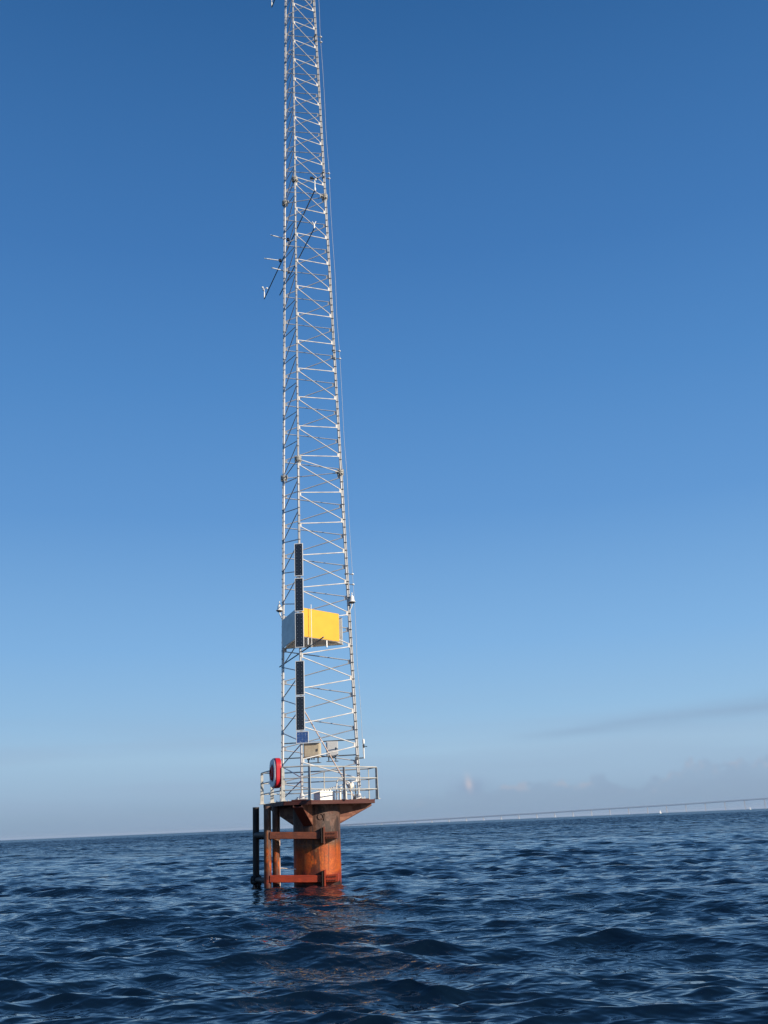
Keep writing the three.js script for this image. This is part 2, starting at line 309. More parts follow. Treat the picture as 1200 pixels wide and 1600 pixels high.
// ------------------------------------------------------------------ pile with deck and railing
const A0 = -10.8, ANG = { front: A0, right: A0 + 120, left: A0 - 120 };
const DECK = 2.44, PILE = V(-2.24, 0, -29.85);
const hexagon = (d, half, y) => { const out = []; for (const a of [ANG.front, ANG.right, ANG.left]) { const c = polar(a, d, y), t = V(Math.cos(a * RAD), 0, -Math.sin(a * RAD)); out.push(c.clone().addScaledVector(t, -half), c.clone().addScaledVector(t, half)); } return out; };
const uvRust = (g, c) => { const p = g.attributes.position, u = g.attributes.uv; for (let i = 0; i < p.count; i++) u.setXY(i, u.getX(i), (p.getY(i) + 1) / 3.4); return g; };
const base = thing('pile_platform', 'rusty steel pile standing in the sea with bracketed deck and white railing', 'platform', V(PILE.x, 0, PILE.z));
{
  const g = new THREE.CylinderGeometry(0.653, 0.653, DECK - 0.1 + 1, 72, 24, false); g.translate(PILE.x, (DECK - 0.1 - 1) / 2, PILE.z); uvRust(g);
  const pile = addW('pile', g, M.rustPile, base);
  // weld seams proud of the shell
  const seams = [1.32, 0.06].map(y => { const q = new THREE.TorusGeometry(0.653, 0.008, 6, 72); q.rotateX(Math.PI / 2); q.translate(PILE.x, y, PILE.z); return uvRust(q); });
  addW('weld_seam', merged(seams), M.rustPile, pile);
  // lifting eye welded to the shell below the deck
  const eye = new THREE.TorusGeometry(0.075, 0.014, 8, 20); const ep = polar(14, 0.662, 2.02, PILE); eye.rotateY(14 * RAD); eye.translate(ep.x, ep.y, ep.z);
  const ep2 = polar(22, 0.665, 1.92, PILE);
  addW('lifting_eye', merged([uvRust(eye), uvRust(gBar(ep2, ep2.clone().add(V(0.02, 0.18, 0)), 0.014))]), M.rustPile, pile);
}
{
  const pts = hexagon(1.68, 0.38, 0), s = new THREE.Shape(pts.map(p => new THREE.Vector2(p.x, -p.z)));
  const g = new THREE.ExtrudeGeometry(s, { depth: 0.02, bevelEnabled: false }); g.rotateX(-Math.PI / 2); g.translate(0, DECK - 0.02, 0);
  const list = [g];
  for (let i = 0; i < 6; i++) { const a = pts[i], b = pts[(i + 1) % 6], d = b.clone().sub(a), L = d.length(), c = a.clone().add(b).multiplyScalar(0.5); c.y = DECK - 0.062; c.lerp(V(AXIS.x, c.y, AXIS.z), 0.006); list.push(gBox(c, L - 0.012, 0.084, 0.016, Math.atan2(-d.z, d.x))); }
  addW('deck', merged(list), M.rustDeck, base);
}
for (const a of Object.values(ANG)) {   // three tapering box brackets below the deck corners
  const s = new THREE.Shape(); s.moveTo(0.5, DECK - 0.024); s.lineTo(1.655, DECK - 0.024); s.lineTo(1.655, DECK - 0.15); s.lineTo(0.63, 1.8); s.lineTo(0.5, 1.8); s.closePath();
  const web = off => { const g = new THREE.ExtrudeGeometry(s, { depth: 0.022, bevelEnabled: false }); g.translate(0, 0, off - 0.011); g.rotateY((a - 90) * RAD); g.translate(AXIS.x, 0, AXIS.z); return g; };
  const d = V(Math.sin(a * RAD), 0, Math.cos(a * RAD)), t = V(Math.cos(a * RAD), 0, -Math.sin(a * RAD));
  const L = Math.hypot(1.025, DECK - 0.15 - 1.8), fl = new THREE.BoxGeometry(L, 0.02, 0.26); fl.rotateZ(Math.atan2(DECK - 0.15 - 1.8, 1.025)); fl.translate(1.1425, (DECK - 0.15 + 1.8) / 2 - 0.008, 0); fl.rotateY((a - 90) * RAD); fl.translate(AXIS.x, 0, AXIS.z);
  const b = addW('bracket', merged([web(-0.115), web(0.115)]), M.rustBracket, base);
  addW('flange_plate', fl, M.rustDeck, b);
}
{
  const railing = add('railing', new THREE.BufferGeometry().setAttribute('position', new THREE.BufferAttribute(new Float32Array(0), 3)), M.rail, base); base.remove(railing);
  const rg = new THREE.Group(); rg.name = 'railing'; base.add(rg);
  const c = hexagon(1.755, 0.365, DECK), TOP = 3.32;
  const levels = [[TOP, 0.019], [3.02, 0.015], [2.72, 0.015]];
  for (const [y, r] of levels) for (let i = 0; i < 6; i++) { const a = c[i].clone().setY(y), b = c[(i + 1) % 6].clone().setY(y); bar('rail', a, b, r, M.rail, rg, 12); }
  const post = (p, nDeg) => {   // tapered flat bar set across the rail
    const s = new THREE.Shape(); s.moveTo(-0.052, 0); s.lineTo(0.05, 0); s.lineTo(0.034, TOP - DECK - 0.01); s.lineTo(-0.034, TOP - DECK - 0.01); s.closePath();
    const g = new THREE.ExtrudeGeometry(s, { depth: 0.012, bevelEnabled: true, bevelSize: 0.003, bevelThickness: 0.003, bevelSegments: 1 }); g.translate(0, 0, -0.006);
    const foot = new THREE.BoxGeometry(0.17, 0.018, 0.09); foot.translate(0.0, 0.01, 0);
    const m = merged([g, foot]); m.rotateY((nDeg - 90) * RAD); m.translate(p.x, DECK, p.z);
    addW('post', m, M.rail, rg);
  };
  const nrm = [A0 + 60, A0 + 180, A0 - 60];
  for (let i = 0; i < 3; i++) { const a = c[2 * i + 1], b = c[(2 * i + 2) % 6]; post(a, nrm[i]); post(b, nrm[i]); post(a.clone().lerp(b, 0.5), nrm[i]); }
}

// ------------------------------------------------------------------ boat landing beside the pile
{
  const B = V(-3.525, 0, -29.1), A = V(-3.995, 0, -30.3), C = V(-3.345, 0, -29.52), S = V(-3.262, 0, -29.62);
  const t = thing('boat_landing', 'rusty fender posts and cross beams bolted to the left of the pile', 'boat landing', V(B.x, 0, B.z));
  const tube = (p, top, r, m) => { const g = new THREE.CylinderGeometry(r, r, top + 1, 28, 20); g.translate(p.x, (top - 1) / 2, p.z); uvRust(g); return addW('fender_post', g, m, t); };
  const pa = tube(A, 2.36, 0.092, M.blackSteel); tube(B, 2.35, 0.1, M.rustTube); tube(C, 2.4, 0.098, M.rustTube);
  tag(pa, 'black fender post standing farthest left');
  const R = rng(5), lumps = [];
  for (let i = 0; i < 34; i++) { const g = new THREE.IcosahedronGeometry(0.035 + 0.035 * R(), 1), a = R() * 6.28, y = 0.02 + R() ** 1.6 * 0.5; g.scale(1, 1.3, 1); g.translate(A.x + 0.1 * Math.cos(a), y, A.z + 0.1 * Math.sin(a)); lumps.push(g); }
  const lm = addW('marine_growth', merged(lumps), M.black, pa, 'stuff'); 
  addW('ladder_stringer', gBar(V(S.x, -0.6, S.z), V(S.x, 2.2, S.z), 0.024, 12), M.pinkPole, t);
  const z = -29.08, beam = (y, m, y2) => {
    const a = V(B.x + 0.06, y, z), b = V(-2.075, y2, z), d = b.clone().sub(a), g = new RoundedBoxGeometry(d.length(), 0.185, 0.185, 2, 0.018); g.rotateZ(Math.atan2(d.y, d.x)); g.translate((a.x + b.x) / 2, (a.y + b.y) / 2, z);
    const bm = addW('cross_beam', g, m, t);
    const fl = merged([gBox(V(-2.045, y2, z), 0.035, 0.4, 0.34, 0, 0.006)]); addW('end_flange', fl, M.blackSteel, bm);
    const cl = merged([gBox(V(-1.985, y2, z), 0.035, 0.44, 0.36, 0, 0.006), gBox(V(-1.80, y2, z - 0.2), 0.34, 0.18, 0.46, 0, 0.012)]); const cm = addW('clamp', cl, m, t);
    const bolts = []; for (const dx of [-1.92, -1.85, -1.78, -1.71]) for (const dy of [-0.045, 0.045]) bolts.push(gBar(V(dx, y2 + dy, z + 0.02), V(dx, y2 + dy, z + 0.055), 0.018, 6));
    addW('bolt', merged(bolts), M.rustDeck, cm, 'stuff');
  };
  beam(1.585, M.rustBeamHigh, 1.53); beam(0.475, M.rustBeamLow, 0.425);
  bar('tie_beam', V(A.x, 1.6, A.z), V(B.x, 1.6, B.z), 0.085, M.blackSteel, t, 20);
  bar('tie_beam', V(A.x, 0.42, A.z), V(B.x, 0.42, B.z), 0.07, M.blackSteel, t, 20);
  bar('rear_beam', V(A.x, 1.56, A.z), V(PILE.x - 0.4, 1.54, -30.25), 0.08, M.blackSteel, t, 20);
  bar('tie_rod', V(S.x, 0.72, S.z), V(PILE.x - 0.4, 0.66, -29.5), 0.012, M.cream, t, 8);
}

// ------------------------------------------------------------------ foam flecks on a few crests and round the steel
{
  const R = rng(77), list = [];
  const fleck = (x, z, r) => { const p = seaAt(x, z), g = new THREE.IcosahedronGeometry(r * (0.6 + 0.8 * R()), 1), q = g.attributes.position; for (let i = 0; i < q.count; i++) { const k = 0.75 + 0.5 * hash(Math.round(q.getX(i) * 4e3), Math.round(q.getZ(i) * 4e3), Math.round(q.getY(i) * 4e3)); q.setXYZ(i, q.getX(i) * k * 1.7, q.getY(i) * 0.3, q.getZ(i) * k); } g.rotateY(R() * 6.28); g.computeVertexNormals(); g.translate(p.x, p.y, p.z); list.push(g); };
  const crest = (x, z, reach) => { let best = [-9]; for (let i = 0; i < 300; i++) { const a = x + (R() - 0.5) * reach, b = z + (R() - 0.5) * reach, y = seaAt(a, b).y; if (y > best[0]) best = [y, a, b]; } return best; };
  for (const [x, z, n, reach] of [[-3.2, -15.3, 34, 2], [-7.2, -26, 16, 4]]) {
    const [, a, b] = crest(x, z, reach);
    for (let i = 0; i < n; i++) fleck(a + (R() + R() - 1) * 0.62, b + (R() - 0.15) * 0.5 * R(), 0.003 + 0.008 * R() * R());
  }
  for (let i = 0; i < 60; i++) { const a = R() * 6.28; fleck(PILE.x + (0.66 + 0.05 * R() * R()) * Math.cos(a), PILE.z + (0.66 + 0.05 * R() * R()) * Math.sin(a), 0.008 + 0.012 * R()); }
  for (const [x, z] of [[-3.525, -29.1], [-3.995, -30.3], [-3.345, -29.52]]) for (let i = 0; i < 14; i++) { const a = R() * 6.28; fleck(x + 0.11 * Math.cos(a), z + 0.11 * Math.sin(a), 0.008 + 0.012 * R()); }
  const f = add('foam', merged(list), mat(0xdfe6ea, 0.8), scene, 'stuff'); tag(f, 'small white foam flecks on wave crests and round the steel posts', 'foam');
}

// ------------------------------------------------------------------ lattice mast
const H = [DECK + 0.03, 12.3, 22.18, 32.06];
const legR = y => 1.0582 - 0.0254 * (y - 12.3);
const leg = (which, y, out = 0) => polar(ANG[which], legR(y) + out, y).add(V(-0.0024 * (y - 12.3), 0, 0));
const mast = thing('lattice_mast', 'tall slender three legged galvanised lattice mast rising from the platform', 'mast', V(AXIS.x, DECK, AXIS.z));
{
  const rLeg = [0.032, 0.027, 0.024], rBr = [0.0155, 0.0145, 0.0135], bays = [10, 10, 12];
  const faces = [['front', 'right'], ['right', 'left'], ['left', 'front']];     // first leg carries whole joints, second the half ones
  const plates = [], clips = [], bands = [];
  for (let s = 0; s < 3; s++) {
    const y0 = H[s], y1 = H[s + 1];
    for (const w of ['front', 'right', 'left']) bar('leg', leg(w, y0), leg(w, y1), rLeg[s], M.galv, mast, 14);
    const lo = y0 + (s ? 0.08 : 0.06), pitch = (y1 - 0.13 - lo) / bays[s];
    for (const [a, b] of faces) {
      const inset = (p, q, d) => p.clone().addScaledVector(q.clone().sub(p).normalize(), d);
      for (let k = 0; k <= bays[s]; k++) {
        const ya = lo + k * pitch, pa = leg(a, ya);
        plates.push([pa, leg(b, ya), s]);
        if (k === bays[s]) break;
        const yb = ya + pitch / 2, pb = leg(b, yb);
        plates.push([pb, leg(a, yb), s]);
        const pn = leg(a, ya + pitch);
        bar('brace', inset(pa, pb, 0.07).add(V(0, 0.03, 0)), inset(pb, pa, 0.07).add(V(0, -0.03, 0)), rBr[s], M.galv, mast, 10);
        bar('brace', inset(pb, pn, 0.07).add(V(0, 0.03, 0)), inset(pn, pb, 0.07).add(V(0, -0.03, 0)), rBr[s], M.galv, mast, 10);
      }
      if (s) bar('splice_strut', inset(leg(a, y0), leg(b, y0), 0.09), inset(leg(b, y0), leg(a, y0), 0.09), rBr[s], M.galv, mast, 10);
    }
    if (s) for (const w of ['front', 'right', 'left']) {   // bolted flange pair at the splice
      const list = []; const p = leg(w, y0);
      for (const d of [-0.03, 0.03]) { const g = new THREE.CylinderGeometry(0.104, 0.104, 0.044, 24); g.translate(p.x, p.y + d, p.z); list.push(g); }
      for (let i = 0; i < 8; i++) { const a = i * Math.PI / 4, q = V(p.x + 0.086 * Math.cos(a), p.y, p.z + 0.086 * Math.sin(a)); list.push(gBar(q.clone().setY(p.y - 0.1), q.clone().setY(p.y + 0.1), 0.014, 6)); }
      const inw = V(AXIS.x, p.y, AXIS.z).sub(p).normalize();
      list.push(gBox(p.clone().addScaledVector(inw, 0.09), 0.02, 0.1, 0.15, Math.atan2(inw.x, inw.z)));
      addW('splice_flange', merged(list), M.flange, mast);
    }
  }
  const gl = plates.map(([p, q, s]) => { const d = q.clone().sub(p); d.y = 0; d.normalize(); return gBox(p.clone().addScaledVector(d, 0.062), 0.085 - s * 0.008, 0.135 - s * 0.012, 0.011, Math.atan2(-d.z, d.x)); });
  addW('gusset_plate', merged(gl), M.galv, mast, 'stuff');
  // conduits strapped to the legs
  for (const [w, turn, r] of [['right', -35, 0.017], ['left', 60, 0.008], ['front', 70, 0.007]]) {
    const off = y => { const a = (ANG[w] + turn) * RAD, i = y < H[1] ? 0 : y < H[2] ? 1 : 2; return leg(w, y).add(V(Math.sin(a), 0, Math.cos(a)).multiplyScalar(rLeg[i] + r + 0.004)); };
    const pts = []; for (let y = DECK + 0.35; y < H[3]; y += 0.4) { let k = 0; for (const h of [H[1], H[2]]) k = Math.max(k, smooth(0.45, 0.12, Math.abs(y - h))); const o = off(y), p = leg(w, y); pts.push(o.clone().addScaledVector(o.clone().sub(p).normalize(), k * 0.0)); }
    addW('cable', new THREE.TubeGeometry(new THREE.CatmullRomCurve3(pts), pts.length * 2, r, 7), M.cable, mast);
    for (let y = DECK + 0.5; y < H[3]; y += 0.2445) {
      if (Math.min(Math.abs(y - H[1]), Math.abs(y - H[2])) < 0.25) continue;
      const p = leg(w, y), o = off(y), i = y < H[1] ? 0 : y < H[2] ? 1 : 2, c = p.clone().lerp(o, 0.42), g = new THREE.CylinderGeometry(1, 1, w === 'right' ? 0.024 : 0.016, 12);
      g.scale(rLeg[i] + r + 0.004, 1, rLeg[i] + 0.004); g.rotateY(Math.atan2(-(o.z - p.z), o.x - p.x)); g.translate(c.x, c.y, c.z); (w === 'right' ? clips : bands).push(g);
    }
  }
  addW('cable_clip', merged(clips), M.clip, mast, 'stuff');
  addW('cable_band', merged(bands), M.band, mast, 'stuff');
  for (const w of ['front', 'right', 'left']) {   // stiffened base plates on rusty packers
    const p = leg(w, H[0]), list = []; list.push(gBox(V(p.x, DECK + 0.045, p.z), 0.3, 0.025, 0.3, ANG[w] * RAD, 0.004));
    const g = new THREE.CylinderGeometry(0.045, 0.085, 0.13, 20); g.translate(p.x, DECK + 0.12, p.z); list.push(g);
    for (let i = 0; i < 4; i++) { const a = ANG[w] * RAD + i * Math.PI / 2 + Math.PI / 4, q = V(p.x + 0.17 * Math.cos(a), 0, p.z + 0.17 * Math.sin(a)); list.push(gBar(q.clone().setY(DECK + 0.02), q.clone().setY(DECK + 0.1), 0.014, 6)); }
    const b = addW('base_plate', merged(list), M.galv, mast);
    addW('packer', gBox(V(p.x, DECK + 0.018, p.z), 0.46, 0.03, 0.46, ANG[w] * RAD, 0.004), M.rustDeck, b);
  }
  for (const y of [4.13, 3.7]) bar('mounting_rail', leg('left', y, 0.03), leg('right', y, 0.03), 0.017, M.galvDark, mast, 8);
}

// ------------------------------------------------------------------ solar panels on the front leg
const pOrd = ['topmost of the five slim dark solar panels, fixed to the front mast leg', 'second slim dark solar panel from the top, just above the yellow board', 'third slim dark solar panel from the top, beside the yellow board', 'fourth slim dark solar panel from the top, below the yellow board', 'lowest slim dark solar panel, above the small blue panel'];
const pane = (name, label, y0, y1, w, dx, cell, depth, group) => {
  const yc = (y0 + y1) / 2, p = leg('front', yc, 0.045 + depth / 2); p.x += dx;
  const t = thing(name, label, 'solar panel', p, group), q = yaw(-8 * RAD), lean = new THREE.Quaternion().setFromAxisAngle(V(1, 0, 0), -0.022);
  const h = y1 - y0, b = 0.016, list = [gBox(V(-w / 2 + b / 2, 0, 0), b, h, depth), gBox(V(w / 2 - b / 2, 0, 0), b, h, depth), gBox(V(0, h / 2 - b * 0.65, 0), w - 2 * b, b * 1.3, depth), gBox(V(0, -h / 2 + b * 0.65, 0), w - 2 * b, b * 1.3, depth), gBox(V(0, 0, -depth / 2 + 0.006), w - 2 * b, h - 2.6 * b, 0.006)];
  const f = add('frame', merged(list), M.alu, t), c = add('cell_pane', new THREE.BoxGeometry(w - 2 * b, h - 2.6 * b, 0.008), cell, t);
  c.position.set(0, 0, depth / 2 - 0.008).applyQuaternion(lean).applyQuaternion(q);
  for (const o of [f, c]) o.quaternion.copy(q).multiply(lean);
  const br = add('clamp', merged([gBox(V(-dx, h * 0.36, -depth / 2 - 0.035), 0.12, 0.035, 0.07), gBox(V(-dx, -h * 0.36, -depth / 2 - 0.035), 0.12, 0.035, 0.07)]), M.galvDark, t); br.quaternion.copy(q);
  return t;
};
[[8.664, 9.645], [7.629, 8.607], [6.59, 7.592], [5.254, 6.218], [4.292, 5.235]].forEach(([a, b], i) => pane('solar_panel', pOrd[i], a, b, 0.25, i < 3 ? 0.005 : 0.0, M.glassCell, 0.04, 'slim solar panels on the front mast leg'));
pane('small_solar_panel', 'small square blue solar panel under the slim dark panels', 3.945, 4.275, 0.345, 0.05, M.blueCell, 0.03);

// ------------------------------------------------------------------ yellow daymark box
{
  const t = thing('daymark_box', 'yellow and grey board box fixed round the mast beside the solar panels', 'signboard', V(AXIS.x, 6.92, AXIS.z));
  const quad = (la, lb, t0, t1, y0, y1, off, th) => {
    const a = leg(la, 7.3), b = leg(lb, 7.3); a.y = b.y = 0; const d = b.clone().sub(a), n = V(-d.z, 0, d.x).normalize(); const mid = a.clone().lerp(b, 0.5); if (mid.clone().sub(V(AXIS.x, 0, AXIS.z)).dot(n) < 0) n.negate();
    const p = a.clone().lerp(b, (t0 + t1) / 2).addScaledVector(n, off), L = d.length() * (t1 - t0);
    const g = new RoundedBoxGeometry(L, y1 - y0, th, 2, Math.min(0.006, th / 3)); g.rotateY(Math.atan2(-d.z, d.x)); g.translate(p.x, (y0 + y1) / 2, p.z); return { g, a, b, n };
  };
  const f = quad('front', 'right', 0.0, 0.745, 6.92, 7.745, 0.065, 0.022);
  tag(addW('front_board', f.g, M.yellow, t), 'bright yellow front board');
  addW('side_board', quad('left', 'front', 0.06, 0.97, 6.9, 7.75, 0.065, 0.022).g, M.greyPanel, t);
  addW('back_board', quad('right', 'left', 0.1, 0.95, 6.92, 7.72, -0.05, 0.022).g, M.greyPanel, t);
  const L0 = leg('left', 6.9), F0 = leg('front', 6.9), R0 = leg('right', 6.9);
  const s = new THREE.Shape([L0.clone().lerp(F0, 0.03), L0.clone().lerp(F0, 0.95), F0.clone().lerp(R0, 0.03), F0.clone().lerp(R0, 0.74), L0.clone().lerp(R0, 0.9), L0.clone().lerp(R0, 0.03)].map(p => new THREE.Vector2(p.x, -p.z)));
  const g = new THREE.ExtrudeGeometry(s, { depth: 0.012, bevelEnabled: false }); g.rotateX(-Math.PI / 2); g.translate(0, 6.905, 0);
  addW('floor_plate', g, M.fibreglass, t);
  for (const k of [0.13, 0.5]) { const p = f.a.clone().lerp(f.b, k).addScaledVector(f.n, 0.035); addW('support', gBox(V(p.x, 7.2, p.z), 0.04, 0.98, 0.03, Math.atan2(-(f.b.z - f.a.z), f.b.x - f.a.x)), M.white, t); }
}

// ------------------------------------------------------------------ lanterns
function lantern(p, which, y, label) {
  const t = thing('navigation_lantern', label, 'lantern', p, 'white lanterns on the mast legs');
  const body = new THREE.LatheGeometry([[0, 0], [0.105, 0], [0.105, 0.02], [0.07, 0.032], [0.062, 0.11], [0.05, 0.17], [0.03, 0.205], [0.012, 0.22], [0.012, 0.26]].map(q => new THREE.Vector2(...q)), 24);
  add('body', body, M.white, t);
  add('cap', new THREE.SphereGeometry(0.022, 12, 8).translate(0, 0.275, 0), M.white, t);
  add('base', new THREE.CylinderGeometry(0.085, 0.06, 0.035, 20).translate(0, -0.0185, 0), M.dark, t);
  const l = leg(which, y).sub(p);
  const c = new THREE.CatmullRomCurve3([V(0, -0.03, 0), V(l.x * 0.15, -0.12, l.z * 0.15), V(l.x * 0.7, -0.24, l.z * 0.7), l]);
  add('bracket', new THREE.TubeGeometry(c, 16, 0.018, 8), M.white, t);
}
lantern(V(-3.30, 8.08, -30.62), 'left', 7.82, 'white lantern on a bracket beside the left mast leg');
lantern(V(-1.07, 8.16, -30.18), 'right', 7.86, 'white bell shaped lantern on a bracket beside the right mast leg');

// ------------------------------------------------------------------ lightning wire
{
  const o = V(0.185, 0, -0.05), w = y => leg('right', y).add(o);
  const t = thing('lightning_wire', 'thin pale wire held off along the right mast leg', 'wire', w(3.7));
  const pts = []; for (let y = 3.7; y <= 32; y += 1.4) pts.push(w(y).add(V(0.012 * Math.sin(y * 1.7), 0, 0)));
  addW('wire', new THREE.TubeGeometry(new THREE.CatmullRomCurve3(pts), 80, 0.0055, 6), M.cable, t);
  for (const y of STAND()) { addW('standoff', merged([gBar(leg('right', y), w(y), 0.011), gBox(leg('right', y), 0.1, 0.03, 0.1)]), M.galvDark, t); addW('insulator', (() => { const g = new THREE.SphereGeometry(0.036, 12, 8); const p = w(y); g.scale(1.3, 0.75, 1.3); g.translate(p.x, p.y, p.z); return g; })(), M.white, t); }
}
function STAND() { return [8.73, 9.05, 16.2, 16.47, 22.94, 23.14, 28.58, 28.8]; }

// ------------------------------------------------------------------ instrument booms
function cupSet(p, parent, n = 3) { const l = []; for (let i = 0; i < n; i++) { const a = i * 2 * Math.PI / n + 0.1, q = p.clone().add(V(0.1 * Math.cos(a), 0, 0.1 * Math.sin(a))); l.push(gBar(p, q, 0.005, 6)); const g = new THREE.SphereGeometry(0.04, 12, 8); g.translate(q.x, q.y, q.z); l.push(g); } return addW('wind_cup', merged(l), M.white, parent); }
{
  const a = V(-4.203, 21, -34.78), b = V(-1.759, 21, -27.975);
  const t = thing('instrument_boom', 'longest dark boom across the mast with a cup anemometer at its left end', 'boom', a, 'instrument booms across the mast');
  bar('boom_tube', a, b, 0.019, M.galvDark, t);
  addW('anemometer', merged([gBar(a, a.clone().add(V(0, 0.28, 0)), 0.022, 12), gBar(a.clone().add(V(0, 0.28, 0)), a.clone().add(V(0, 0.42, 0)), 0.012, 10)]), M.white, t);
  cupSet(a.clone().add(V(0, 0.44, 0)), t, 3);
  const v = b.clone().add(V(0, 0, -0.02));
  const rod = addW('vane_rod', merged([gBar(v, v.clone().add(V(0, 0.42, 0)), 0.018, 10), gBar(v.clone().add(V(0, -0.02, 0)), v.clone().add(V(0, 0.09, 0)), 0.034, 10)]), M.white, t);
  addW('wind_vane', merged([gBar(v.clone().add(V(-0.1, 0.44, 0)), v.clone().add(V(0.12, 0.44, 0)), 0.02, 8), gBox(v.clone().add(V(-0.1, 0.46, 0)), 0.1, 0.1, 0.012)]), M.dark, t);
  addW('vane_nose', gBox(v.clone().add(V(0.03, 0.4, 0)), 0.06, 0.06, 0.05, 0, 0.01), M.white, t);
}
{
  const a = V(-3.265, 19.25, -31.4), b = V(-1.77, 19.25, -27.4);
  const t = thing('instrument_boom', 'shorter dark boom below the longest one with a forked white sensor', 'boom', a, 'instrument booms across the mast');
  bar('boom_tube', a, b, 0.017, M.galvDark, t);
  const l = [gBar(b, b.clone().add(V(0, 0.14, 0)), 0.024, 10)]; for (const s of [-1, 1]) l.push(gBar(b.clone().add(V(0, 0.13, 0)), b.clone().add(V(s * 0.055, 0.24, 0)), 0.014, 8));
  addW('sensor', merged(l), M.white, t);
}
{
  const a = V(-3.39, 31, -30.94), b = V(-2.55, 31, -29.0);
  const t = thing('instrument_boom', 'boom end with a white sensor at the top edge left of the mast', 'boom', a, 'instrument booms across the mast');
  bar('boom_tube', a, b, 0.019, M.galvDark, t);
  addW('sensor', gBar(a, a.clone().add(V(0, 0.42, 0)), 0.026, 12), M.white, t);
}
{
  const a = V(-3.529, 6.68, -32.63), b = V(-1.78, 6.68, -27.58);
  const t = thing('instrument_boom', 'dark boom passing under the yellow board with an upright thin white rod', 'boom', a, 'instrument booms across the mast');
  bar('boom_tube', a, b, 0.019, M.galvDark, t);
  const r = a.clone().lerp(b, 0.76);
  addW('antenna_rod', merged([gBar(r.clone().add(V(0, -0.08, 0)), r.clone().add(V(0, 1.17, 0)), 0.0095, 8), gBox(r, 0.05, 0.06, 0.06)]), M.white, t);
}
for (const [p, q, label] of [[V(-3.443, 20.98, -30.4), V(-2.837, 20.86, -30.55), 'short pale rod antenna, the upper one at the left mast leg'], [V(-3.737, 20.46, -31.0), V(-3.167, 20.4, -31.1), 'short pale rod antenna reaching farthest left, on the long boom'], [V(-3.431, 19.73, -30.4), V(-2.831, 19.62, -30.55), 'short pale rod antenna, the lowest one at the left mast leg']]) {
  const t = thing('rod_antenna', label, 'antenna', p, 'rod antennas on the left of the mast');
  addW('rod', gBar(p, q, 0.017, 10), M.white, t);
  const e = q.clone().lerp(p, 0.06); addW('clamp', merged([gBox(e, 0.08, 0.09, 0.08)]), M.dark, t);
}

// ------------------------------------------------------------------ cabinets inside the mast
function cabinet(name, label, p, w, h, d, turn, body, door, hood) {
  const t = thing(name, label, 'cabinet', p); const q = yaw(turn);
  const part = (n, g, m, par = t) => { g.rotateY(turn); return add(n, g, m, par); };
  part('body', new RoundedBoxGeometry(w, h, d, 2, 0.008), body);
  const dr = part('door', new RoundedBoxGeometry(w - 0.05, h - 0.05, 0.02, 2, 0.006).translate(0, 0, d / 2 + 0.008), door);
  part('handle', new RoundedBoxGeometry(0.02, 0.07, 0.025, 2, 0.005).translate(w / 2 - 0.06, 0, d / 2 + 0.028), M.dark, dr);
  if (hood) part('hood', new THREE.BoxGeometry(w + 0.1, 0.014, d + 0.14).rotateX(0.12).translate(0, h / 2 + 0.03, 0.02), M.alu);
  part('mounting_bar', merged([gBox(V(-w * 0.3, -h / 2 - 0.07, -d / 2 + 0.03), 0.03, 0.14, 0.03), gBox(V(w * 0.3, -h / 2 - 0.07, -d / 2 + 0.03), 0.03, 0.14, 0.03), gBox(V(0, -h / 2 - 0.14, 0), w, 0.012, d)]), M.galvDark);
  const gl = []; for (let i = 0; i < 4; i++) gl.push(gBar(V(-w * 0.3 + i * 0.06, -h / 2, 0.02), V(-w * 0.3 + i * 0.06, -h / 2 - 0.06, 0.02), 0.016, 8)); part('cable_gland', merged(gl), M.black, t).userData.kind = 'stuff';
  return t;
}
cabinet('equipment_cabinet', 'beige equipment cabinet with a sheet hood under the blue solar panel', V(-2.275, 3.80, -29.28), 0.455, 0.395, 0.24, -0.12, M.beige, M.beige, true);
cabinet('equipment_cabinet', 'grey equipment cabinet hung on rails behind the mast braces', V(-1.79, 3.9, -30.4), 0.34, 0.42, 0.2, 0.1, M.cabinet, M.cabinet, false);

// ------------------------------------------------------------------ leaning pole, deck box, hose, spotlight, small sensor
{
  const a = V(-1.141, DECK + 0.02, -29.8), b = V(-2.52, 4.97, -29.28);
  const t = thing('leaning_pole', 'thin pinkish pole leaning from the deck up to the front leg', 'pole', a);
  bar('pole', a, b, 0.019, M.pinkPole, t);
  addW('foot', merged([gBox(a.clone().setY(DECK + 0.012), 0.12, 0.02, 0.12), gBox(a.clone().setY(DECK + 0.06), 0.03, 0.08, 0.08)]), M.galvDark, t);
}
{
  const p = V(-1.98, DECK, -29.35), turn = 0.55;
  const t = thing('deck_box', 'white lidded box standing on the deck behind the railing', 'box', p);
  const part = (n, g, m) => { g.rotateY(turn); return add(n, g, m, t); };
  part('body', new RoundedBoxGeometry(0.46, 0.2, 0.4, 2, 0.012).translate(0, 0.1, 0), M.white);
  part('lid', new RoundedBoxGeometry(0.48, 0.045, 0.42, 2, 0.012).translate(0, 0.225, 0), M.white);
  const l = []; for (const [x, z, h] of [[-0.12, 0.1, 0.05], [-0.02, 0.12, 0.07], [0.06, 0.1, 0.04], [0.15, 0.08, 0.06]]) l.push(gBar(V(x, 0.24, z), V(x, 0.25 + h, z), 0.024, 10)); part('connector', merged(l), M.cream);
}
